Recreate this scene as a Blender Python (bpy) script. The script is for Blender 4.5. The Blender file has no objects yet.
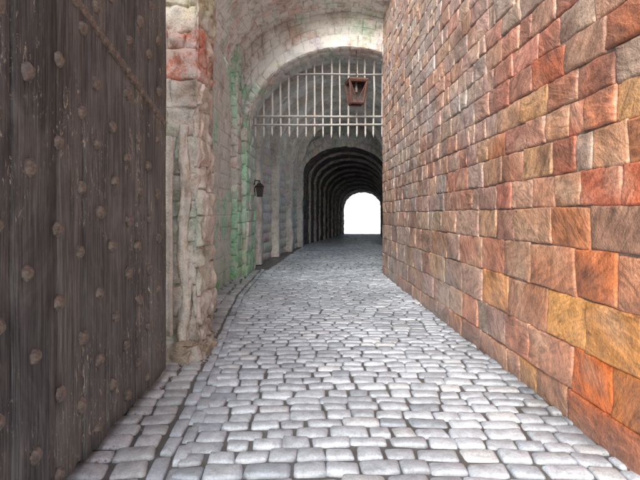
import bpy, math, random
from mathutils import Vector, noise, Matrix
R = random.Random(7)
scene = bpy.context.scene
col = scene.collection
def N(x, y, z, s=1.0): return noise.noise(Vector((x*s, y*s, z*s)))
def mix(a, b, t):
    t = max(0, min(1, t)); return tuple(a[i]*(1-t)+b[i]*t for i in range(3))

# ---------------------------------------------------------------- world / light / camera
SE = math.radians(30); AZ = math.radians(20)
S = Vector((-math.sin(AZ)*math.cos(SE), -math.cos(AZ)*math.cos(SE), math.sin(SE)))
w = bpy.data.worlds.new("World"); scene.world = w; w.use_nodes = True
nt = w.node_tree; bg = nt.nodes["Background"]
sky = nt.nodes.new("ShaderNodeTexSky"); sky.sky_type = 'NISHITA'; sky.sun_disc = False
sky.sun_elevation = SE; sky.sun_rotation = math.atan2(S.x, S.y)
sky.dust_density = 3.0; sky.air_density = 1.0
nt.links.new(sky.outputs[0], bg.inputs[0]); bg.inputs[1].default_value = 0.15
sl = bpy.data.lights.new("sun", 'SUN'); sl.energy = 5.0; sl.angle = math.radians(55); sl.color = (1, .985, .96)
so = bpy.data.objects.new("sun", sl); so.rotation_euler = S.to_track_quat('Z', 'Y').to_euler(); col.objects.link(so)
cam = bpy.data.cameras.new("camera"); co = bpy.data.objects.new("camera", cam); col.objects.link(co)
cam.lens = 27; cam.sensor_width = 36; cam.shift_y = -25/640; cam.clip_end = 1500; cam.clip_start = .05
co.location = (0, 0, 1.5); co.rotation_euler = (math.radians(90), 0, 0); scene.camera = co
scene.view_settings.view_transform = 'Standard'; scene.view_settings.look = 'None'
scene.view_settings.exposure = 0; scene.view_settings.gamma = 1

# ---------------------------------------------------------------- materials
def newmat(name):
    m = bpy.data.materials.new(name); m.use_nodes = True
    return m, m.node_tree, m.node_tree.nodes["Principled BSDF"]
def nd(nt, t, **k):
    n = nt.nodes.new(t)
    for a, b in k.items(): setattr(n, a, b)
    return n
def noisen(nt, vec, scale, detail=6, rough=.6, dist=0):
    n = nd(nt, "ShaderNodeTexNoise"); n.inputs["Scale"].default_value = scale
    n.inputs["Detail"].default_value = detail; n.inputs["Roughness"].default_value = rough
    n.inputs["Distortion"].default_value = dist
    nt.links.new(vec, n.inputs["Vector"]); return n.outputs[0]
def ramp(nt, fac, stops):
    r = nd(nt, "ShaderNodeValToRGB"); e = r.color_ramp.elements
    while len(e) < len(stops): e.new(.5)
    for i, (p, c) in enumerate(stops):
        e[i].position = p; e[i].color = (c, c, c, 1) if isinstance(c, (int, float)) else (*c, 1)
    nt.links.new(fac, r.inputs[0]); return r.outputs[0]
def mixc(nt, a, b, fac, mode='MIX'):
    m = nd(nt, "ShaderNodeMix", data_type='RGBA', blend_type=mode)
    for v, i in ((fac, 0), (a, 6), (b, 7)):
        if isinstance(v, (int, float)): m.inputs[i].default_value = v
        elif isinstance(v, tuple): m.inputs[i].default_value = (*v, 1)
        else: nt.links.new(v, m.inputs[i])
    return m.outputs[2]
def mathn(nt, op, a, b):
    m = nd(nt, "ShaderNodeMath", operation=op)
    for i, v in enumerate((a, b)):
        if isinstance(v, (int, float)): m.inputs[i].default_value = v
        else: nt.links.new(v, m.inputs[i])
    return m.outputs[0]
def mapping(nt, src, scale=(1, 1, 1), rot=(0, 0, 0)):
    m = nd(nt, "ShaderNodeMapping"); m.inputs["Scale"].default_value = scale; m.inputs["Rotation"].default_value = rot
    nt.links.new(src, m.inputs["Vector"]); return m.outputs[0]

def stone_mat(name, bed=.5, rough=.85, bump=.6, grime=.5, lime=0.0, sc=1.0, bdist=.02, spec=.3, sheen=False, contrast=.7, bedh=1.6, limec=(.74, .73, .71), lsc=4.5):
    m, nt, p = newmat(name)
    tc = nd(nt, "ShaderNodeTexCoord"); V = tc.outputs["Object"]
    at = nd(nt, "ShaderNodeAttribute"); at.attribute_name = "Col"
    fine = noisen(nt, V, 60*sc, 2, .7); med = noisen(nt, V, 11*sc, 4, .65); big = noisen(nt, V, 2.2*sc, 2, .6)
    c = at.outputs["Color"]
    h = mathn(nt, 'ADD', mathn(nt, 'MULTIPLY', med, 1.3), mathn(nt, 'MULTIPLY', fine, .35))
    if bed > .3:
        off = nd(nt, "ShaderNodeCombineXYZ"); nt.links.new(at.outputs["Alpha"], off.inputs[0]); nt.links.new(at.outputs["Alpha"], off.inputs[2])
        rot = nd(nt, "ShaderNodeVectorRotate", rotation_type='X_AXIS'); nt.links.new(V, rot.inputs["Vector"])
        nt.links.new(mathn(nt, 'MULTIPLY', mathn(nt, 'SUBTRACT', at.outputs["Alpha"], .5), 2.2), rot.inputs["Angle"])
        add2 = nd(nt, "ShaderNodeVectorMath", operation='MULTIPLY_ADD'); nt.links.new(off.outputs[0], add2.inputs[0]); add2.inputs[1].default_value = (37, 11, 53); nt.links.new(rot.outputs[0], add2.inputs[2])
        bedn = noisen(nt, mapping(nt, add2.outputs[0], (3.5, 3.5, 13)), 1.0, 3, .6, 1.5)
        c = mixc(nt, c, ramp(nt, bedn, [(.3, .45), (.5, 1.0), (.7, 1.4)]), bed, 'MULTIPLY')
        h = mathn(nt, 'ADD', h, mathn(nt, 'MULTIPLY', bedn, bed*bedh))
    c = mixc(nt, c, ramp(nt, med, [(.3, .5), (.48, 1.0), (.7, 1.35)]), contrast, 'MULTIPLY')
    c = mixc(nt, c, ramp(nt, fine, [(.3, .65), (.5, 1.0), (.7, 1.3)]), contrast, 'MULTIPLY')
    c = mixc(nt, c, (.12, .10, .09), mathn(nt, 'MULTIPLY', ramp(nt, big, [(.48, 0.0), (.72, 1.0)]), grime))
    if lime > 0:
        l = mathn(nt, 'MULTIPLY', ramp(nt, noisen(nt, V, lsc, 5, .75), [(.46, 0.0), (.56, 1.0)]), lime)
        c = mixc(nt, c, limec, l)
    nt.links.new(c, p.inputs["Base Color"])
    p.inputs["Roughness"].default_value = rough; p.inputs["Specular IOR Level"].default_value = spec
    if sheen: nt.links.new(ramp(nt, med, [(.35, rough-.14), (.65, rough+.2)]), p.inputs["Roughness"])
    b = nd(nt, "ShaderNodeBump"); b.inputs["Strength"].default_value = bump; b.inputs["Distance"].default_value = bdist
    nt.links.new(h, b.inputs["Height"]); nt.links.new(b.outputs[0], p.inputs["Normal"])
    return m
M_red = stone_mat("red_sandstone", .75, .40, .6, .08, bdist=.018, spec=.6, sheen=True, bedh=1.0, contrast=.55)
M_old = stone_mat("weathered_stone", .2, .9, .8, .12, lime=.5)
M_wallp = stone_mat("plastered_stone", .2, .92, .8, .08, lime=.75, lsc=2.2, limec=(.74, .73, .69))
M_vault = stone_mat("vault_stone", .2, .95, .8, .03, lime=.9, sc=.8, contrast=.7, limec=(.84, .84, .82), lsc=2.0)
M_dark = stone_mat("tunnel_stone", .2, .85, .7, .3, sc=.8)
M_cob = stone_mat("cobble_stone", .15, .43, .6, .02, sc=1.3, bdist=.006, spec=.6, sheen=True, contrast=.5)

def wood_mat():
    m, nt, p = newmat("weathered_oak")
    tc = nd(nt, "ShaderNodeTexCoord"); V = tc.outputs["Object"]
    at = nd(nt, "ShaderNodeAttribute"); at.attribute_name = "Col"
    g = noisen(nt, mapping(nt, V, (30, 30, 1.3)), 1.0, 6, .75, .5)
    g2 = noisen(nt, mapping(nt, V, (90, 90, 3)), 1.0, 3, .7, .2)
    big = noisen(nt, mapping(nt, V, (1.5, 1.5, .9)), 1.6, 5, .7, .8)
    sc = noisen(nt, mapping(nt, V, (20, 20, 7)), 1.2, 5, .8, 1.5)
    msk = noisen(nt, V, 1.4, 2, .5)
    c = mixc(nt, at.outputs["Color"], ramp(nt, g, [(.34, .25), (.5, .9), (.68, 1.7)]), .9, 'MULTIPLY')
    c = mixc(nt, c, (.25, .245, .235), mathn(nt, 'MULTIPLY', ramp(nt, big, [(.42, 0.0), (.66, 1.0)]), .65))
    c = mixc(nt, c, ramp(nt, g2, [(.38, .4), (.6, 1.25)]), .75, 'MULTIPLY')
    c = mixc(nt, c, (.62, .56, .46), mathn(nt, 'MULTIPLY', ramp(nt, sc, [(.585, 0.0), (.625, .95)]), ramp(nt, msk, [(.46, 0.0), (.56, 1.0)])))
    nt.links.new(c, p.inputs["Base Color"]); p.inputs["Roughness"].default_value = .65
    h = mathn(nt, 'ADD', g, mathn(nt, 'MULTIPLY', g2, .6))
    b = nd(nt, "ShaderNodeBump"); b.inputs["Strength"].default_value = .9; b.inputs["Distance"].default_value = .010
    nt.links.new(h, b.inputs["Height"]); nt.links.new(b.outputs[0], p.inputs["Normal"]); return m
M_wood = wood_mat()
def metal_mat(name, c1, c2, rough=.6, met=.3):
    m, nt, p = newmat(name); tc = nd(nt, "ShaderNodeTexCoord")
    n = noisen(nt, tc.outputs["Object"], 35, 4, .7)
    nt.links.new(mixc(nt, c1, c2, ramp(nt, n, [(.38, 0.0), (.62, 1.0)])), p.inputs["Base Color"])
    p.inputs["Roughness"].default_value = rough; p.inputs["Metallic"].default_value = met
    b = nd(nt, "ShaderNodeBump"); b.inputs["Strength"].default_value = .6; b.inputs["Distance"].default_value = .006
    nt.links.new(n, b.inputs["Height"]); nt.links.new(b.outputs[0], p.inputs["Normal"]); return m
M_iron = metal_mat("rusty_iron", (.12, .10, .09), (.27, .22, .185), .55, .2)
M_black = metal_mat("blackened_iron", (.025, .022, .02), (.06, .05, .045), .6, .3)
M_bar = metal_mat("grey_timber_bar", (.40, .39, .38), (.62, .60, .58), .7, 0)
M_lamp = metal_mat("red_painted_metal", (.10, .05, .045), (.22, .11, .09), .6, .2)
M_glass = metal_mat("dusty_glass", (.06, .055, .05), (.17, .15, .14), .25, 0)
M_white = metal_mat("backdrop_white", (.82, .82, .81), (.87, .87, .86), .9, 0)
M_gravel = metal_mat("pale_gravel", (.55, .53, .50), (.70, .68, .64), .9, 0)

# ---------------------------------------------------------------- helpers
def make_obj(name, vs, fs, mat, cols=None, smooth=True, parent=None, label=None, cat=None, kind=None):
    me = bpy.data.meshes.new(name); me.from_pydata([tuple(v) for v in vs], [], fs); me.update()
    if cols:
        a = me.color_attributes.new("Col", 'FLOAT_COLOR', 'POINT')
        flat = []
        for c in cols: flat += [c[0], c[1], c[2], c[3] if len(c) > 3 else .5]
        a.data.foreach_set("color", flat)
    if smooth: me.polygons.foreach_set("use_smooth", [True]*len(me.polygons))
    me.materials.append(mat)
    o = bpy.data.objects.new(name, me); col.objects.link(o)
    if parent: o.parent = parent
    if label: o["label"] = label
    if cat: o["category"] = cat
    if kind: o["kind"] = kind
    return o
def empty(name, loc, label, cat):
    o = bpy.data.objects.new(name, None); o.location = loc; col.objects.link(o)
    o["label"] = label; o["category"] = cat; return o
def setparent(o, p):
    o.parent = p; o.matrix_parent_inverse = Matrix.Translation(-Vector(p.location))

def masonry(name, mapf, U, V, ch, bw, pal, mortar, mat, gap=.010, relief=.022, rough=.012, res=(5, 4), vmod=None, recess=.010, edge=.07, jit=.008, bres=None, courses=None, sink=.012, bwf=None, skip=None, mmod=True):
    """blocks laid over the surface mapf(u,v,d); d is outwards from the face"""
    vs, fs, cs = [], [], []
    nu, nv = res
    def gp(n, e): return [0, e*.35] + [e + (1-2*e)*i/(n-2) for i in range(n-1)] + [1-e*.35, 1] if n > 3 else [0, e, 1-e, 1]
    v0 = 0; k = 0
    while v0 < V-.02:
        h = courses[k] if courses and k < len(courses) else R.uniform(*ch)
        k += 1
        if V-(v0+h) < ch[0]*.6: h = V-v0
        v1 = min(V, v0+h); u0 = -R.uniform(0, bw[0])
        while u0 < U:
            wd = R.uniform(*(bwf(v0) if bwf else bw)) * (1.0 if R.random() < .85 else .6)
            u1 = u0+wd
            a, b = max(0, u0), min(U, u1)
            if b-a > .05 and not (skip and skip(mapf(a*.5+b*.5, v0*.5+v1*.5, 0))):
                base = pal(a*.5+b*.5, v0*.5+v1*.5); sd = R.random(); off = R.uniform(-.4, 1)*relief*.6
                j = [(R.uniform(-jit, jit), R.uniform(-jit, jit)) for _ in range(4)]
                eu = min(.3, edge*.3/(b-a)); ev = min(.3, edge*.3/(v1-v0))
                gu, gv = gp(nu, eu), gp(nv, ev); base_i = len(vs); ln = len(gu)
                for jy, t in enumerate(gv):
                    for ix, s in enumerate(gu):
                        jx = (j[0][0]*(1-s)+j[1][0]*s)*(1-t)+(j[2][0]*(1-s)+j[3][0]*s)*t
                        jv = (j[0][1]*(1-s)+j[1][1]*s)*(1-t)+(j[2][1]*(1-s)+j[3][1]*s)*t
                        g = gap/2
                        u = a+g+(b-a-2*g)*s+jx; v = v0+g+(v1-v0-2*g)*t+jv
                        u += N(u*9, v*9, sd*50)*jit*1.0; v += N(v*9, u*9, 9+sd*50)*jit*1.0
                        e_ = ix in (0, ln-1) or jy in (0, len(gv)-1)
                        r_ = ix in (1, ln-2) or jy in (1, len(gv)-2)
                        if e_: d = -recess-sink
                        else:
                            d = off + N(u*6, v*6, sd*90)*rough*1.6 + N(u*17, v*17, sd*70)*rough*.8 + relief*.35*(1 if not r_ else .3)
                        p = mapf(u, v, d); vs.append(p)
                        c = base
                        if vmod: c = vmod(p, c)
                        cs.append((c[0], c[1], c[2], sd))
                for y in range(len(gv)-1):
                    for x in range(ln-1):
                        q = base_i+y*ln+x; fs.append((q, q+1, q+ln+1, q+ln))
            u0 = u1
        v0 = v1
    # mortar bed
    bres = bres or .12
    mu, mv = max(2, int(U/bres)), max(2, int(V/bres)); bi = len(vs)
    for y in range(mv+1):
        for x in range(mu+1):
            u, v = U*x/mu, V*y/mv
            p = mapf(u, v, -recess+N(u*7, v*7, 3)*.008); vs.append(p)
            c = tuple(k_*(1+.35*N(u*3, v*3, 8)) for k_ in mortar)
            if vmod and mmod: c = vmod(p, c)
            cs.append((c[0], c[1], c[2], .5))
    for y in range(mv):
        for x in range(mu):
            if skip and skip(mapf(U*(x+.5)/mu, V*(y+.5)/mv, 0)): continue
            q = bi+y*(mu+1)+x; fs.append((q, q+1, q+mu+2, q+mu+1))
    return make_obj(name, vs, fs, mat, cs)

def lerp(a, b, t): return a+(b-a)*t
def flat(p0, p1, z0, nrm):
    p0 = Vector(p0); p1 = Vector(p1); L = (p1-p0).length; d_ = (p1-p0)/L; n = Vector(nrm).normalized()
    def f(u, v, d): q = p0+d_*u+n*d; return Vector((q.x, q.y, z0+v))
    return f, L

# ---------------------------------------------------------------- ground & road
gv_ = []
for (Y, z) in ((-300, -.06), (38.6, -.06), (41, -1.4), (600, -1.4)):
    gv_ += [(-300, Y, z), (300, Y, z)]
g = make_obj("ground", gv_, [(0, 1, 3, 2), (2, 3, 5, 4), (4, 5, 7, 6)], M_gravel, kind="structure", smooth=False)

def edge_l(y): return -0.9-.086*(y-2.7) if y < 9 else -1.44-.02*(y-9)+max(0, y-13)*.08
def floor_z(x, y): return .02*N(x*.5, y*.5, 2)+.012*N(x*1.7, y*1.7, 5)
vs, fs, cs = [], [], []
def sett(cx, cy, wx, wy, ang, hi=True, tone=None):
    gu = [0, .04, .13, .5, .87, .96, 1] if hi else [0, .10, .90, 1]
    gv = [0, .06, .2, .8, .94, 1] if hi else [0, .12, .88, 1]
    sd = R.random(); bi = len(vs); ca, sa = math.cos(ang), math.sin(ang)
    jc = [(R.uniform(-1, 1)*.014, R.uniform(-1, 1)*.012) for _ in range(4)]
    tx, ty = R.uniform(-.05, .05), R.uniform(-.07, .07); lift = R.uniform(-.006, .006)
    if tone is None:
        k = R.uniform(.84, 1.2); r = R.random()
        base = (.50*k, .55*k, .61*k) if r < .8 else ((.60*k, .635*k, .67*k) if r < .9 else (.38*k, .43*k, .49*k))
    else: base = tone
    for jy, t in enumerate(gv):
        for ix, s in enumerate(gu):
            eu = ix in (0, len(gu)-1); ev = jy in (0, len(gv)-1)
            ru = ix in (1, len(gu)-2); rv = jy in (1, len(gv)-2)
            x = (s-.5)*wx; y = (t-.5)*wy
            jx = (jc[0][0]*(1-s)+jc[1][0]*s)*(1-t)+(jc[2][0]*(1-s)+jc[3][0]*s)*t
            jv = (jc[0][1]*(1-s)+jc[1][1]*s)*(1-t)+(jc[2][1]*(1-s)+jc[3][1]*s)*t
            x += jx; y += jv
            if (eu or ru) and (ev or rv): x *= .95; y *= .93
            if eu or ev: z = -.032
            elif ru or rv: z = -.006
            else: z = .003+(.001 if ix == 3 else 0)
            X = cx+x*ca-y*sa; Y = cy+x*sa+y*ca
            z += floor_z(cx, cy)+lift+tx*x+ty*y+N(X*14, Y*14, sd*40)*.007
            vs.append((X, Y, z))
            kk = 1 if not (eu or ev) else .35
            kk *= 1+.25*N(X*.8, Y*.8, 4)
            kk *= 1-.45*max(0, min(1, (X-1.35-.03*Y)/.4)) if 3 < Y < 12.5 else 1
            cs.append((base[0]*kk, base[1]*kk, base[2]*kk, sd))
    n = len(gu)
    for y in range(len(gv)-1):
        for x in range(n-1):
            q = bi+y*n+x; fs.append((q, q+1, q+n+1, q+n))
y = 1.2
while y < 38.5:
    far = y > 13
    d = R.uniform(.128, .168)
    x0 = edge_l(y)+.12
    x1 = 1.9 if y < 12.3 else lerp(3.4, 5, max(0, min(1, (y-24)/14)))
    if y > 24: x0 = lerp(-.9, 1.9, (y-24)/14)
    x = x0-R.uniform(0, .1)
    while x < x1:
        wd = R.uniform(.16, .28)
        yy = y+.05*math.sin((x+wd/2)*1.3+y*.25)+.012*N(x*1.3, y*.6, 1)-.015*(x-.3)**2
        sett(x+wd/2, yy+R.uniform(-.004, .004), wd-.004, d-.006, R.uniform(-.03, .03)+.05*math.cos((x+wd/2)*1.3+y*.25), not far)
        x += wd
    y += d
y = 1.2
while y < 13:
    for k in (0, 1):
        e = edge_l(y)+.055-k*.11
        sett(e, y+.14+k*.1, .104, .27, .086, y < 9)
    y += .28
y = 1.2
while y < 13:
    d = R.uniform(.16, .21); x = edge_l(y)-.115
    lim = -1.5 if y < 5 else -2.2
    while x > lim:
        wd = R.uniform(.17, .27)
        k = R.uniform(.8, 1.15)
        sett(x-wd/2, y+.12*(x+1.2)+d/2, wd-.006, d-.008, .12+R.uniform(-.04, .04), y < 9, (.54*k, .565*k, .59*k))
        x -= wd
    y += d
bi = len(vs)
NX, NY = 40, 200
for j in range(NY+1):
    for i in range(NX+1):
        X = -2.4+7.8*i/NX; Y = .5+38*j/NY
        vs.append((X, Y, floor_z(X, Y)-.019+.006*N(X*9, Y*9, 0))); k = 1+.4*N(X, Y, 7)
        cs.append((.13*k, .128*k, .125*k, .5))
for j in range(NY):
    for i in range(NX):
        q = bi+j*(NX+1)+i; fs.append((q, q+1, q+NX+2, q+NX+1))
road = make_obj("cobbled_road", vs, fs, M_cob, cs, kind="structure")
# a little grit gathered at the foot of the door and the pier
vs, fs, cs = [], [], []
def chip(x, y, s):
    b = len(vs); c0 = R.choice([(.30, .24, .20), (.36, .34, .31), (.26, .17, .13), (.22, .21, .20)])
    pts_ = [(1, 0, 0), (0, 1, 0), (-1, 0, 0), (0, -1, 0), (.3, .2, .8), (-.2, -.2, -.5)]; a = R.uniform(0, 6)
    for q in pts_:
        qx = q[0]*R.uniform(.6, 1.1)*s; qy = q[1]*R.uniform(.6, 1.1)*s
        vs.append((x+qx*math.cos(a)-qy*math.sin(a), y+qx*math.sin(a)+qy*math.cos(a), floor_z(x, y)-.004+q[2]*s*.7)); cs.append((*c0, R.random()))
    for i in range(4): fs.append((b+i, b+(i+1) % 4, b+4)); fs.append((b+(i+1) % 4, b+i, b+5))
for i in range(260):
    Y = 2.2+9.5*R.random()**1.5; xw = lerp(1.90, 1.60, (Y-1.2)/11.05); chip(xw-.01-abs(R.gauss(0, .035)), Y, R.uniform(.003, .009))
for i in range(300):
    Y = R.uniform(2.3, 5.0); chip(-1.36-.03*(Y-1.3)+.03+abs(R.gauss(0, .05)), Y, R.uniform(.004, .012))
for i in range(200):
    chip(-1.22+abs(R.gauss(0, .06)), R.uniform(4.9, 6.1), R.uniform(.005, .016))
grit = make_obj("grit", vs, fs, M_old, cs, smooth=False, kind="stuff")
grit["label"] = "loose grit and stone chips along the wall foot"; grit["category"] = "grit"

# ---------------------------------------------------------------- red sandstone wall
WP0, WP1 = (1.90, 1.2, 0), (1.60, 12.25, 0)
f_r, L_r = flat(WP0, WP1, -.05, (-1, -.027, 0))
def pal_r(u, v):
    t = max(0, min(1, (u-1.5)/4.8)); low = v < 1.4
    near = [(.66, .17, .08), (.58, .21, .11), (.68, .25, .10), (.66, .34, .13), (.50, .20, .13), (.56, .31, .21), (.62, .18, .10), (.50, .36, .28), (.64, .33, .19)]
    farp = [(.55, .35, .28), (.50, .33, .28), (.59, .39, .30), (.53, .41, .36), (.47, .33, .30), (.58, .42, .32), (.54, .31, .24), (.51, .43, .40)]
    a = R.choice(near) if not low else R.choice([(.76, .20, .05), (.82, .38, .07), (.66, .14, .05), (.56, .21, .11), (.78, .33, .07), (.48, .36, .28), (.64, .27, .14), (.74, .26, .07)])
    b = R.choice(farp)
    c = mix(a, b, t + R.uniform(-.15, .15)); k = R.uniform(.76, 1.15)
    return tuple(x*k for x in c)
def vm_r(p, c):
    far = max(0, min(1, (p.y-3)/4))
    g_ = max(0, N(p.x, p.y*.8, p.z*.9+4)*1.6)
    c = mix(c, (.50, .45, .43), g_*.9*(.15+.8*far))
    g2 = N(p.x, p.y*3.1, p.z*3.3+14)
    c = mix(c, (.66, .45, .32), max(0, g2*1.1-.12)); c = mix(c, (.22, .12, .09), max(0, -g2*1.3-.14))
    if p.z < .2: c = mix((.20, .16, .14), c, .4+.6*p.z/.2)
    return c
crs = [.27, .33, .36, .35, .30, .25, .27, .24, .23, .25, .22, .23, .21, .24, .22, .22, .23]
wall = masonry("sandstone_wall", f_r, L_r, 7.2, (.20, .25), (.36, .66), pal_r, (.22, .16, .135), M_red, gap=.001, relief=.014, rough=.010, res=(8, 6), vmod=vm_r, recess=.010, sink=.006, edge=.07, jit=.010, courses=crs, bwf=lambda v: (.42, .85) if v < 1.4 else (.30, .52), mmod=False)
wall["label"] = "tall red and ochre sandstone block wall beside the cobbled lane"; wall["category"] = "stone wall"
fe, Le = flat((1.60, 12.25, 0), (3.3, 12.25, 0), -.05, (0, 1, 0))
o = masonry("wall_end", fe, Le, 7.0, (.2, .3), (.3, .6), lambda u, v: (.3, .22, .18), (.3, .26, .22), M_old, res=(3, 3)); setparent(o, wall)

# ---------------------------------------------------------------- gatehouse
gate = empty("gatehouse", (0, 5, 0), "weathered pink and grey stone gatehouse passage with vaults over cobbles", "gatehouse")
def ell(cx, a, b, zs, th): return (cx-a*math.cos(th), zs+b*math.sin(th))
CX, ZS = .64, 3.66
def algae(p, c):
    g_ = N(p.x*2.1, p.y*1.6, p.z*.9)*2.4+.9*N(p.x*6, p.y*6, p.z*3)+(.35 if p.y > 11.2 else 0)
    hgt = max(.3, 1-abs(p.z-.8)/3.6)
    g4 = N(p.x*2+9, p.y*2, p.z*2)
    c = mix(c, (.36, .32, .28), max(0, g4*1.3-.12))
    if 8.0 < p.y < 14: c = mix(c, (.34, .68, .46), max(0, min(.85, g_*hgt*1.7)))
    if 8.0 < p.y < 14 and p.z < 1.0: c = mix(c, (.30, .62, .28), max(0, (1-p.z)*(.5+1.2*N(p.x*3, p.y*3, p.z*3))))
    return c
def pal_w(u, v):
    k = R.uniform(.88, 1.1); c = R.choice([(.64, .56, .52), (.68, .65, .62), (.61, .58, .54), (.68, .54, .49), (.64, .62, .58)]); return tuple(x*k for x in c)
def pal_sw(u, v):
    k = R.uniform(.93, 1.06); c = R.choice([(.66, .61, .57), (.68, .65, .61), (.65, .62, .58)]); return tuple(x*k for x in c)
def pal_pier(u, v):
    k = R.uniform(.85, 1.12)
    if 3.0 < v < 3.5 and u < .6: return (.56*k, .20*k, .14*k)
    c = R.choice([(.66, .61, .52), (.60, .53, .46), (.62, .52, .45), (.70, .67, .59), (.56, .46, .40)]); return tuple(x*k for x in c)
def vm_p(p, c):
    g_ = N(p.x*5, p.y*5, p.z*2.2)
    c = mix(c, (.38, .31, .26), max(0, g_*1.8)); c = mix(c, (.76, .73, .67), max(0, -g_*(1.6 if c[1] > .3 else .6)))
    g2 = N(p.x*3, p.y*3+7, p.z*1.1); c = mix(c, (.40, .48, .38), max(0, g2*1.5))
    if p.z > 3.5: c = mix(c, (.62, .60, .36), min(.8, (p.z-3.5)*2.5)*(.65+.8*N(p.x*6, p.y*6, p.z*4)))
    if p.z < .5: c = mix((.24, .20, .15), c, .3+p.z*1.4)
    return c
def add(o): setparent(o, gate); return o
VS = 5.0
f, L = flat((-2.11, 5.86, 0), (-2.11, 12.2, 0), -.05, (1, 0, 0))
def fsw(u, v, d, f=f): return f(u, v, d+.05*N(u*1.1, v*.9, 12)+.02*N(u*4, v*4, 2))
add(masonry("side_wall", fsw, L, VS+.05, (.22, .36), (.35, .7), pal_sw, (.60, .57, .53), M_wallp, res=(5, 4), vmod=algae, relief=.014, gap=.003, recess=.004, sink=.004, skip=lambda p: p.z > 4 and p.y < 7.9))
def erode(f0):
    def f(u, v, d): return f0(u, v, d+.05*N(u*2, v*1.8, 5)+.04*N(u*9, v*6, 15)-.06*max(0, N(u*2, v*1.1, 25)))
    return f
f, L = flat((-2.2, 5.1, 0), (-1.3, 5.1, 0), -.05, (0, -1, 0))
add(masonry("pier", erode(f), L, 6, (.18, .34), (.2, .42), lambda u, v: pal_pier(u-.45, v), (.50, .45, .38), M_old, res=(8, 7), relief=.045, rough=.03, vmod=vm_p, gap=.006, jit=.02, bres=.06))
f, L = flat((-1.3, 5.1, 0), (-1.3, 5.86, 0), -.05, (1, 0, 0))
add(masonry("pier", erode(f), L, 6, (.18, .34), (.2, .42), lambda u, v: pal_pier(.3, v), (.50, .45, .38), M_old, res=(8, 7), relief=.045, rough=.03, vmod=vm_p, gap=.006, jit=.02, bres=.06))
f, L = flat((-2.2, 5.86, 0), (-1.3, 5.86, 0), -.05, (0, 1, 0))
add(masonry("pier", f, L, 6, (.25, .4), (.3, .6), lambda u, v: pal_pier(1, v), (.5, .46, .4), M_old, res=(3, 3)))
def vmv(p, c):
    g_ = N(p.x*.8, p.y*.8, p.z*.8+9)+.7*N(p.x*2.6, p.y*2.6, p.z*2.6+9)
    c = mix(c, (.84, .84, .82), max(0, g_*2.2)); c = mix(c, (.64, .48, .44), max(0, -g_*1.8))
    g3 = N(p.x*1.7+5, p.y*1.7, p.z*1.7); c = mix(c, (.48, .64, .52), max(0, g3*1.4-.14))
    g5 = N(p.x*1.3+15, p.y*1.3, p.z*1.3); c = mix(c, (.46, .41, .38), max(0, g5*1.5-.22))
    return algae(p, c) if p.z < 4.8 else c
def vaultmap(y0, y1, par, inward=1):
    def f(u, v, d, y0=y0, y1=y1):
        Y = y0+v; t = (Y-y0)/(y1-y0); cx, a, b, zs = par(t); th = math.pi*u/10
        d += .07*N(u*.9, v*.9, 3)+.03*N(u*3.5, v*3.5, 8)
        x, z = ell(cx, a-d, b-d, zs, th); return Vector((x, Y, z))
    return f
par = lambda t: (CX, 2.75, 1.66, VS)
add(masonry("vault_ceiling", vaultmap(7.9, 12.2, par), 10, 4.3, (.2, .3), (.25, .5), pal_w, (.66, .64, .61), M_vault, res=(5, 5), vmod=vmv, relief=.03, rough=.02, recess=.006, gap=.004, sink=.004, skip=lambda p: p.y < 2.233*(p.z-1.5)-.45))  # crown out of view left open so sun reaches the arch face
def ring(y, in_, out_, er=0):
    def f(u, v, d):
        th = math.pi*u/9; x0, z0 = ell(*in_, th); x1, z1 = ell(*out_, th)
        v2 = v+er*.12*N(u*3, 7, 1)*(1-v)+er*.05*N(u*11, 3, 1)*(1-v)
        return Vector((lerp(x0, x1, v2), y-d-er*.03*N(u*2, v*2, 6), lerp(z0, z1, v2)))
    return f
A0 = (CX, 2.47, 2.08, ZS); A1 = (CX, 2.62, 2.42, ZS); A2 = (CX, 2.82, 1.74, VS)
pal_a = lambda u, v: tuple(x*R.uniform(.88, 1.08) for x in R.choice([(.70, .69, .67), (.66, .64, .61), (.72, .68, .63)]))
add(masonry("arch", ring(12.14, A0, A1, 1), 9, 1, (1, 1), (.24, .36), pal_a, (.60, .58, .55), M_vault, res=(5, 5), relief=.03, vmod=vmv, gap=.006, rough=.02))
add(masonry("spandrel_wall", ring(12.2, A1, A2), 9, 1, (.33, .33), (.3, .5), pal_w, (.64, .61, .58), M_vault, res=(5, 5), vmod=vmv, relief=.035, gap=.004, rough=.02))
def arch_soffit(A, y0, y1):
    def f(u, v, d):
        th = math.pi*u/9; x, z = ell(A[0], A[1]-d, A[2]-d, A[3], th); return Vector((x, y0+v, z))
    return f
add(masonry("arch", arch_soffit(A0, 12.1, 13.4), 9, 1.3, (.3, .4), (.28, .34), pal_a, (.58, .56, .53), M_vault, res=(3, 3), vmod=vmv))
def pil(name, x0, x1, y0, y1, H, pal, mat=M_old, vm=algae, cap=True):
    for (a, b, n) in (((x0, y0, 0), (x1, y0, 0), (0, -1, 0)), ((x1, y0, 0), (x1, y1, 0), (1, 0, 0)), ((x1, y1, 0), (x0, y1, 0), (0, 1, 0))):
        f, L = flat(a, b, -.05, n)
        def f2(u, v, d, f=f): return f(u, v, d+.04*N(v*1.2, u, 4))
        add(masonry(name, f2, L, H+.05, (.25, .4), (.3, .6), pal, (.56, .53, .49), mat, res=(5, 4), vmod=vm, relief=.035, rough=.025))
def pal_g(u, v):
    k = R.uniform(.85, 1.15); return tuple(x*k for x in R.choice([(.60, .59, .54), (.58, .60, .53), (.66, .61, .56), (.62, .54, .49)]))
pil("pilaster", -2.6, -1.83, 11.9, 13.4, ZS, pal_g)
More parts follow.
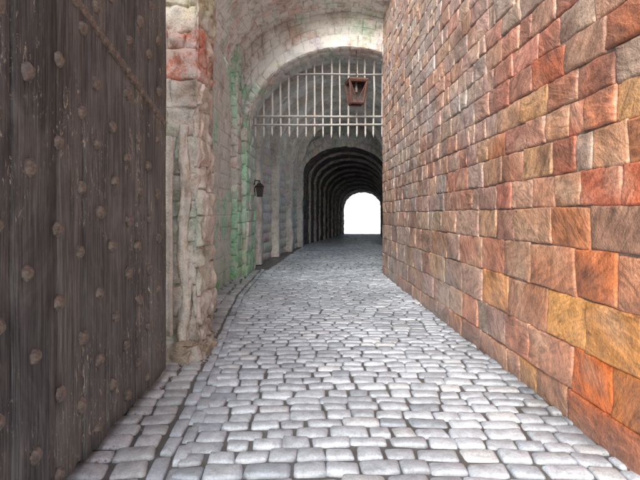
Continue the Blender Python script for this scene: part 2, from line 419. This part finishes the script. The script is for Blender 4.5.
pil("pilaster", -2.6, -1.96, 11.35, 11.9, 5.7, pal_g)
def box(name, c, s, mat, colr=(.4, .36, .31), bev=.02, n=6, amp=.01, seed=0):
    """noisy rounded stone or timber box"""
    import bmesh
    bm = bmesh.new(); bmesh.ops.create_cube(bm, size=1)
    for v in bm.verts: v.co = Vector((v.co.x*s[0], v.co.y*s[1], v.co.z*s[2]))
    bmesh.ops.bevel(bm, geom=bm.edges[:], offset=bev, segments=2, affect='EDGES')
    if n: bmesh.ops.subdivide_edges(bm, edges=[e for e in bm.edges if e.calc_length() > .06], cuts=n, use_grid_fill=True)
    for v in bm.verts:
        p = v.co+Vector(c); v.co += Vector((N(p.x*5, p.y*5, p.z*5+seed), N(p.y*5, p.z*5, p.x*5+seed+3), N(p.z*5, p.x*5, p.y*5+7+seed)))*amp*2
    vs = [v.co+Vector(c) for v in bm.verts]; fs = [tuple(v.index for v in f.verts) for f in bm.faces]; bm.free()
    return make_obj(name, vs, fs, mat, [(*colr, R.random())]*len(vs))
def shaft(name, cx, cy, z0, z1, r, colr, mat=M_old, amp=.02):
    vs, fs, cs = [], [], []; n = 24; m = int((z1-z0)/.04)
    for j in range(m+1):
        z = lerp(z0, z1, j/m)
        for i in range(n):
            a = 2*math.pi*i/n; rr = r*(1+.3*N(z*1.6, 3, cx))+amp*N(math.cos(a)*1.5, math.sin(a)*1.5, z*2.5)+amp*N(math.cos(a)*4, math.sin(a)*4, z*8)
            vs.append((cx+rr*math.cos(a)+.03*N(z*1.5, cx, 0), cy+rr*math.sin(a), z))
            k = 1+.2*N(z*2, i*.3, 0); c = mix(colr, (.44, .36, .30), max(0, N(z*1.3, a, 5)*1.5)); cs.append((c[0]*k, c[1]*k, c[2]*k, .3))
    for j in range(m):
        for i in range(n):
            fs.append((j*n+i, j*n+(i+1) % n, (j+1)*n+(i+1) % n, (j+1)*n+i))
    return add(make_obj(name, vs, fs, mat, cs))
add(box("pale_strip", (-1.55, 4.90, 1.28), (.085, .07, 2.05), M_old, (.84, .80, .70), .012, 8, .006))
shaft("worn_shaft", -1.44, 5.09, .1, 2.45, .055, (.70, .65, .56), amp=.03)
add(box("pier_base", (-1.44, 5.02, .03), (.40, .26, .24), M_old, (.42, .36, .28), .06, 8, .04))
add(box("pier_base", (-1.29, 5.4, .0), (.16, .7, .2), M_old, (.40, .35, .28), .05, 8, .03))

# ---------------------------------------------------------------- chamber behind the arch
Y0, Y1 = 13.4, 24.0
pal_c = lambda u, v: tuple(x*R.uniform(.85, 1.12) for x in R.choice([(.66, .62, .57), (.68, .65, .60), (.65, .57, .51)]))
f, L = flat((-2.2, Y0, 0), (-.85, Y1, 0), -.05, (1, -.127, 0))
add(masonry("side_wall", f, L, 3.85, (.28, .4), (.4, .8), pal_c, (.52, .49, .45), M_old, res=(4, 3), relief=.05))
for ya, yb in ((12.3, 17.6), (22.6, Y1)):  # unseen right wall, full-height lengths set to shade the floor
    f, L = flat((3.35, ya, 0), (3.35, yb, 0), -.05, (-1, 0, 0))
    add(masonry("side_wall", f, L, 3.85, (.28, .4), (.4, .8), pal_c, (.40, .38, .36), M_old, res=(3, 3)))
f, L = flat((3.35, 17.6, 0), (3.35, 22.6, 0), -.05, (-1, 0, 0))
add(masonry("side_wall", f, L, 1.6, (.28, .4), (.4, .8), pal_c, (.40, .38, .36), M_old, res=(3, 3)))  # unseen low length, leaves an opening above for sky light
def parc(t):
    xl = lerp(-2.2, -.85, t); return ((xl+3.35)/2, (3.35-xl)/2, 2.35, 3.8)
hid = lambda p: p.x > .133*p.y+.3 and p.y < 22.6  # out-of-view side of the vault left open to admit sky light
add(masonry("vault_ceiling", vaultmap(Y0, Y1, parc), 10, Y1-Y0, (.3, .42), (.35, .6), pal_c, (.60, .57, .53), M_vault, res=(3, 3), relief=.02, recess=.004, vmod=vmv, skip=hid))
def ribarc(name, Y, P, thick, wid, colr, mat, zlow=0.0, rg=.03, cut=None):
    cx, a, b, zs = P; prof = []
    nleg = 16
    for i in range(nleg): prof.append((cx-a, lerp(zlow, zs, i/nleg), 1, 0))
    n = 44
    for i in range(n+1):
        th = math.pi*i/n; x, z = ell(cx, a, b, zs, th); prof.append((x, z, math.cos(th), -math.sin(th)))
    for i in range(nleg): prof.append((cx+a, lerp(zs, zlow, (i+1)/nleg), -1, 0))
    if cut is not None: prof = [q for q in prof if q[0] < cut]
    vs, fs, cs = [], [], []; m = 7
    for k, (x, z, nx, nz) in enumerate(prof):
        st = (k//2)*1.7
        sec = ((-.05, 0), (thick*.4, 0), (thick*.85, 0), (thick, .05), (thick, wid*.5), (thick, wid-.05), (thick*.85, wid), (-.05, wid))
        for qi, (dd, yy) in enumerate(sec):
            j1 = rg*N(st, Y*3, qi*.2)+rg*.6*N(k*.9, Y, qi*2.3) if dd > 0 else 0
            j2 = rg*N(st+50, Y*3, qi*.2) if dd > 0 else 0
            vs.append((x+nx*(dd+j1), Y+yy+j2, z+nz*(dd+j1))); kk = 1+.35*N(st, dd*3, Y*5)+.2*N(k*.9, dd*9, Y); c = mix(colr, (.42, .36, .33), .5*max(0, N(st, Y, 30)*2)); cs.append((c[0]*kk, c[1]*kk, c[2]*kk, .5))
    m = 8
    for k in range(len(prof)-1):
        for q in range(m-1):
            fs.append((k*m+q, k*m+q+1, (k+1)*m+q+1, (k+1)*m+q))
    return make_obj(name, vs, fs, mat, cs, smooth=True)
for Y, wd_ in ((14.4, .7), (17.1, .5), (19.6, .6), (22.2, .45)):
    t = (Y-Y0)/(Y1-Y0)
    add(ribarc("vault_rib", Y, parc(t), .28, wd_, (.70, .66, .60), M_old, rg=.06, cut=.133*Y+.4))
B0 = (1.25, 2.1, 1.45, 3.45); B1 = (1.25, 2.5, 2.05, 3.6); B2 = (1.25, 2.9, 2.8, 3.6)
add(masonry("inner_arch", ring(23.85, B0, B1, .6), 9, 1, (.5, .5), (.3, .5), pal_a, (.55, .52, .49), M_vault, res=(3, 3), relief=.04))
add(masonry("end_wall", ring(24.0, B1, B2), 9, 1, (.5, .5), (.4, .6), pal_c, (.50, .48, .45), M_old, res=(3, 3)))
def slab(name, x0, x1, y0, y1, z0, z1):
    vs = [(x, y, z) for z in (z0, z1) for (x, y) in ((x0, y0), (x1, y0), (x1, y1), (x0, y1))]
    return make_obj(name, vs, [(0, 3, 2, 1), (4, 5, 6, 7), (0, 1, 5, 4), (1, 2, 6, 5), (2, 3, 7, 6), (3, 0, 4, 7)], M_old, [(.4, .37, .34, .5)]*8, smooth=False)
add(slab("light_leak_blocker", -3.2, -2.45, 5.3, 8.0, -.05, 3.75)); add(slab("light_leak_blocker", -3.2, -2.45, 8.003, 39, -.05, 6.84))  # unseen slabs added behind the left walls to stop light leaks
add(slab("unseen_roof_block", -3.2, 3.9, 11.1, 13.45, 6.85, 7.2)); add(slab("unseen_roof_block", -3.2, 1.6, 13.453, 22.4, 6.4, 6.9)); add(slab("unseen_roof_block", -3.2, 5.6, 22.403, 38, 6.4, 6.9))  # unseen slabs over the vaults, cut short where light should enter

# ---------------------------------------------------------------- far tunnel
tun = empty("barrel_tunnel", (1.5, 24, 0), "dark ribbed stone tunnel opening to bright daylight", "tunnel")
T0, T1 = 24.0, 38.0
def part(t): return (lerp(1.25, 3.4, t), lerp(2.1, 1.5, t), lerp(1.48, 1.35, t), lerp(3.48, 1.95, t))
def tubemap(u, v, d):
    t = v/(T1-T0); cx, a, b, zs = part(t); th = math.pi*u/8; x, z = ell(cx, a-d, b-d, zs, th); return Vector((x, T0+v, z))
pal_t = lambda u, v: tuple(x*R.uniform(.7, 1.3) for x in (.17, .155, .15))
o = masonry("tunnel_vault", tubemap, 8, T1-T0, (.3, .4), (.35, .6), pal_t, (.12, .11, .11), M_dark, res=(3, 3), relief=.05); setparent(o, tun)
for sgn in (-1, 1):
    def sm(u, v, d, sgn=sgn):
        t = u/(T1-T0); cx, a, b, zs = part(t); return Vector((cx+sgn*(a-d), T0+u, -.05+v/3.6*(zs+.05)))
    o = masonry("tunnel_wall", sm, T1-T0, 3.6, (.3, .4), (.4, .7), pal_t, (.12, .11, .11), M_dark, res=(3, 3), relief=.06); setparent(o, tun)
for Y, th_ in ((25.2, .13), (26.5, .15), (27.9, .12), (29.3, .15), (30.6, .12), (32.0, .14), (33.3, .12), (34.7, .14), (36.1, .12)):
    t = (Y-T0)/(T1-T0)
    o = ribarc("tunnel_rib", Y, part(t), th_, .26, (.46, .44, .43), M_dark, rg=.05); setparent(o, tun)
P = part(1)
o = masonry("tunnel_mouth_wall", (lambda u, v, d: (lambda a_, b_: Vector((lerp(a_[0], b_[0], v/2), T1+d, lerp(a_[1], b_[1], v/2))))(ell(*P, math.pi*u/8), ell(P[0], P[1]+3, P[2]+3, P[3], math.pi*u/8))), 8, 2, (.4, .5), (.3, .5), pal_w, (.3, .3, .3), M_old, res=(3, 3)); setparent(o, tun)

# ---------------------------------------------------------------- pale backdrop added beyond the tunnel so its exit shows white
f, L = flat((-14, 62, 0), (26, 62, 0), -1.4, (0, -1, 0))
o = masonry("exit_backdrop", f, L, 6.4, (.6, .8), (1.2, 2), lambda u, v: tuple(x*R.uniform(.97, 1.03) for x in (.80, .80, .78)), (.75, .75, .73), M_white, res=(3, 3), bres=2)
o["label"] = "pale backdrop wall added beyond the tunnel mouth to show as white daylight"; o["category"] = "wall"

# ---------------------------------------------------------------- portcullis
pc = empty("portcullis", (.64, 12.8, 3.6), "raised grey timber portcullis grille hanging in the arch", "portcullis")
def zarch(x): 
    q = 1-((x-CX)/2.5)**2
    return ZS+2.12*math.sqrt(max(0, q))
def bar_mesh(x, zt):
    w_, t_ = R.uniform(.017, .023), .022; zb = 3.55+R.uniform(-.02, .03); ln_ = R.uniform(-.012, .012)
    vs = []; zs_ = [zb+.09+(zt-zb-.09)*i/10 for i in range(11)]
    vs.append((x, 12.8, zb))
    for z in zs_:
        for (a, b) in ((-1, -1), (1, -1), (1, 1), (-1, 1)):
            vs.append((x+a*w_+.014*N(x*3, z*2, 1)+ln_*(z-4), 12.8+b*t_, z))
    fs = [(0, 1+(i+1) % 4, 1+i) for i in range(4)]
    for j in range(10):
        for i in range(4):
            q = 1+j*4; fs.append((q+i, q+(i+1) % 4, q+4+(i+1) % 4, q+4+i))
    return vs, fs
x = -1.72
while x < 2.98:
    zt = zarch(x)
    if zt > 3.95:
        v_, f_ = bar_mesh(x, zt); o = make_obj("vertical_bar", v_, f_, M_bar, smooth=False); setparent(o, pc)
    x += .225
for z, h in ((3.90, .045), (4.12, .045), (5.24, .035)):
    dx = 2.42*math.sqrt(max(0, 1-((z-ZS)/2.08)**2))
    o = box("horizontal_bar", (CX, 12.755, z), (2*dx, .035, h), M_bar, bev=.006, n=6, amp=.008); setparent(o, pc)

# ---------------------------------------------------------------- lanterns
def prism(name, p0, p1, r, mat, sides=4):
    p0, p1 = Vector(p0), Vector(p1); d = (p1-p0).normalized(); a = d.orthogonal().normalized(); b = d.cross(a)
    vs = []; 
    for p in (p0, p1):
        for i in range(sides):
            t = 2*math.pi*(i+.5)/sides; vs.append(p+a*r*math.cos(t)+b*r*math.sin(t))
    fs = [(i, (i+1) % sides, sides+(i+1) % sides, sides+i) for i in range(sides)]+[tuple(range(sides))[::-1], tuple(range(sides, 2*sides))]
    return vs, fs
def joined(name, pieces, mat, parent):
    vs, fs = [], []
    for v_, f_ in pieces:
        b = len(vs); vs += list(v_); fs += [tuple(q+b for q in t) for t in f_]
    o = make_obj(name, vs, fs, mat, smooth=False); setparent(o, parent); return o
LX, LY, LZ = .93, 12.3, 4.64
lan = empty("hanging_lantern", (LX, LY, LZ-.36), "rusty red framed box lantern hung before the grille", "lantern")
LA = math.radians(10)
def quad(r, z, cx=LX, cy=LY, LA=LA):
    return [(cx+x*math.cos(LA)-y*math.sin(LA), cy+x*math.sin(LA)+y*math.cos(LA), z) for x, y in ((-r, -r), (r, -r), (r, r), (-r, r))]
top, bot = quad(.225, LZ+.26), quad(.155, LZ-.29); pcs = []
for i in range(4):
    pcs.append(prism("", top[i], top[(i+1) % 4], .034, None)); pcs.append(prism("", bot[i], bot[(i+1) % 4], .032, None)); pcs.append(prism("", top[i], bot[i], .028, None))
    mb = ((bot[i][0]+bot[(i+1) % 4][0])/2, (bot[i][1]+bot[(i+1) % 4][1])/2, bot[i][2])
    pcs.append(prism("", top[i], mb, .014, None)); pcs.append(prism("", top[(i+1) % 4], mb, .014, None))
joined("frame", pcs, M_lamp, lan)
t2, b2 = quad(.21, LZ+.24), quad(.14, LZ-.27)
joined("glass_pane", [(t2+b2, [(1, 2, 6, 5), (2, 3, 7, 6), (7, 6, 5, 4)])], M_glass, lan)
cap = quad(.25, LZ+.285)+quad(.25, LZ+.31)+quad(.06, LZ+.38)
joined("cap", [(cap, [(3, 2, 1, 0)]+[(i, (i+1) % 4, 4+(i+1) % 4, 4+i) for i in range(4)]+[(4+i, 4+(i+1) % 4, 8+(i+1) % 4, 8+i) for i in range(4)]+[(8, 9, 10, 11)])], M_lamp, lan)
joined("hanging_rod", [prism("", (LX, LY, LZ+.37), (LX, LY, 5.75), .014, None, 8)], M_black, lan)
joined("lamp_socket", [prism("", (LX, LY, LZ+.29), (LX, LY, LZ+.12), .03, None, 8), prism("", (LX, LY, LZ+.12), (LX, LY, LZ), .042, None, 8)], M_iron, lan)
# small blackened wall lamp on the inner jamb
wx, wy, wz = -1.66, 13.25, 2.15
wl = empty("wall_lamp", (-1.80, wy, wz), "small blackened iron lamp on a stone jamb", "lamp")
a_, b_ = quad(.10, wz+.13, wx, wy, 0), quad(.07, wz-.15, wx, wy, 0)
joined("lamp_body", [(a_+b_, [(0, 1, 5, 4), (1, 2, 6, 5), (2, 3, 7, 6), (3, 0, 4, 7), (7, 6, 5, 4), (0, 3, 2, 1)])], M_black, wl)
c_ = quad(.13, wz+.132, wx, wy, 0)+quad(.02, wz+.24, wx, wy, 0)
joined("lamp_cap", [(c_, [(3, 2, 1, 0)]+[(i, (i+1) % 4, 4+(i+1) % 4, 4+i) for i in range(4)]+[(4, 5, 6, 7)])], M_black, wl)
joined("bracket", [prism("", (-1.84, wy, wz+.30), (wx, wy, wz+.30), .016, None, 6), prism("", (wx, wy, wz+.30), (wx, wy, wz+.22), .014, None, 6), prism("", (-1.82, wy, wz+.05), (wx-.02, wy, wz+.29), .011, None, 6), prism("", (-1.81, wy, wz-.02), (-1.81, wy, wz+.38), .022, None, 4)], M_black, wl)

# ---------------------------------------------------------------- studded door
dr = empty("studded_gate_door", (-1.43, 4.45, 0), "huge dark weathered oak door with rows of iron studs", "door")
D0, D1 = Vector((-1.34, 1.3, 0)), Vector((-1.44, 4.47, 0)); DL = (D1-D0).length; dd = (D1-D0)/DL; dn = Vector((dd.y, -dd.x, 0))
HT = 4.4
vs, fs, cs = [], [], []
u = 0; k = 0
while u < DL-.02:
    wd = R.uniform(.26, .40); u1 = min(DL, u+wd)
    if DL-u1 < .12: u1 = DL
    zb = .05+R.uniform(0, .035); tone = R.uniform(.8, 1.2); off = R.uniform(-.005, .008)
    ug = [u+.003, u+.009]+[lerp(u+.012, u1-.012, i/5) for i in range(1, 5)]+[u1-.009, u1-.003]
    nz = 60; bi = len(vs); n = len(ug)+2
    base = R.choice([(.115, .118, .118), (.135, .134, .13), (.10, .102, .104), (.155, .15, .14)])
    for j in range(nz+1):
        z = lerp(zb, HT, j/nz)
        row = [(ug[0], -.09)]+[(q, -.010 if i in (0, len(ug)-1) else off) for i, q in enumerate(ug)]+[(ug[-1], -.09)]
        for (q, d) in row:
            nn = 0 if d < -.05 else .007*N(q*5, z*1.2, k)+.004*N(q*25, z*2, k)
            wob = .006*N(z*2.5, k, 3)
            z_ = z+(.03*N(q*12, k, 5) if j == 0 else 0)
            p = D0+dd*(q+wob)+dn*(d+nn); vs.append((p.x, p.y, z_))
            kk = tone*(1+.3*N(q*2, z*.8, 11)); 
            if z < .5: kk *= 1.25
            cs.append((base[0]*kk, base[1]*kk, base[2]*kk, .5))
    for j in range(nz):
        for i in range(n-1): q = bi+j*n+i; fs.append((q, q+1, q+n+1, q+n))
    fs.append(tuple(bi+i for i in range(n))[::-1])
    u = u1; k += 1
bi = len(vs)
for (q, d) in ((0, -.03), (DL-.01, -.03), (DL-.01, -.14), (0, -.14)):
    for z in (.09, HT-.02):
        p = D0+dd*q+dn*d; vs.append((p.x, p.y, z)); cs.append((.05, .045, .04, .5))
for i in range(4):
    a = bi+2*i; b = bi+2*((i+1) % 4); fs.append((a, b, b+1, a+1))
o = make_obj("plank_leaf", vs, fs, M_wood, cs); setparent(o, dr)
def stud_mesh(r, h, seed):
    vs, fs = [], []; n = 7; rings = [(1.06, -.012), (1.0, .25), (.70, .74), (.28, 1.0)]
    for ri, (rr, hh) in enumerate(rings):
        for i in range(n):
            a = 2*math.pi*i/n+seed; q = r*rr*(1+.2*N(i*1.7, ri*.3, seed*9)); vs.append((q*math.cos(a), q*math.sin(a), (h*hh if hh > 0 else hh)+.004*N(i, ri, seed*5)))
    vs.append((0, 0, h*1.06))
    for ri in range(3):
        for i in range(n): fs.append((ri*n+i, ri*n+(i+1) % n, (ri+1)*n+(i+1) % n, (ri+1)*n+i))
    for i in range(n): fs.append((3*n+i, 3*n+(i+1) % n, 4*n))
    me = bpy.data.meshes.new("stud"); me.from_pydata(vs, [], fs); me.materials.append(M_iron); return me
sm_ = [stud_mesh(.044, .030, s) for s in (.2, .9, 1.7, 2.3)]
rotm = Matrix((Vector(dd), Vector((0, 0, 1)), dn)).transposed()
if rotm.determinant() < 0: rotm = Matrix((-Vector(dd), Vector((0, 0, 1)), dn)).transposed()
pts = []
cu = .72; k = 0
while cu < DL-.05:
    z = .15 + (0.22 if k % 2 else 0)
    while z < 4.2:
        zr = lerp(2.74, 2.34, (cu-1.3)/1.85)
        if abs(z-zr) > .12: pts.append((cu+R.uniform(-.04, .04), z+R.uniform(-.05, .05), 1.0))
        z += .44
    cu += .245; k += 1
cu = .6
while cu < DL-.03:
    pts.append((cu, lerp(2.74, 2.34, (cu-1.3)/1.85)+R.uniform(-.008, .008), .85)); cu += .10
def vis(p):
    q = D0+dd*p[0]; px = 320+480*q.x/q.y; py = 215-480*(p[1]-1.5)/q.y
    return px > -8 and -10 < py < 490
vp = [p for p in pts if vis(p)]; vp.sort(key=lambda p: p[0]); rest = vp[100:]+[p for p in pts if not vis(p)]
def smat(p):
    q = D0+dd*p[0]+dn*.004; M = rotm.to_4x4(); s = p[2]*R.uniform(.85, 1.15)
    return Matrix.Translation((q.x, q.y, p[1])) @ M @ Matrix.Rotation(R.uniform(-.2, .2), 4, 'X') @ Matrix.Rotation(R.uniform(0, 6), 4, 'Z') @ Matrix.Scale(s, 4)
for p in vp[:100]:
    o = bpy.data.objects.new("stud", R.choice(sm_)); col.objects.link(o); o.parent = dr
    o.matrix_parent_inverse = Matrix.Translation(-Vector(dr.location)); o.matrix_basis = smat(p)
vs, fs = [], []
for p in rest:
    me = R.choice(sm_); M = smat(p); b = len(vs); vs += [M @ v.co for v in me.vertices]; fs += [tuple(i+b for i in f.vertices) for f in me.polygons]
o = make_obj("stud", vs, fs, M_iron, smooth=False, kind="stuff"); setparent(o, dr)
vs, fs = [], []
for j in range(41):
    q = lerp(.55, DL-.01, j/40); z = lerp(2.74, 2.34, (q-1.3)/1.85)
    for (dz, d) in ((-.03, .0), (-.025, .014), (.025, .014), (.03, .0)):
        p = D0+dd*q+dn*(d+.002*N(q*6, dz, 1)); vs.append((p.x, p.y, z+dz+.003*N(q*8, 1, 1)))
for j in range(40):
    for i in range(3): q = j*4+i; fs.append((q, q+1, q+5, q+4))
o = make_obj("iron_strap", vs, fs, M_iron, smooth=False); setparent(o, dr)

# wall behind the door
f, L = flat((-2.2, -1, 0), (-2.2, 5.1, 0), -.05, (1, 0, 0))
o = masonry("backing_wall", f, L, 4.6, (.25, .4), (.4, .7), pal_w, (.33, .3, .26), M_old, res=(3, 3))
o["label"] = "rough stone wall hidden behind the open door"; o["category"] = "stone wall"
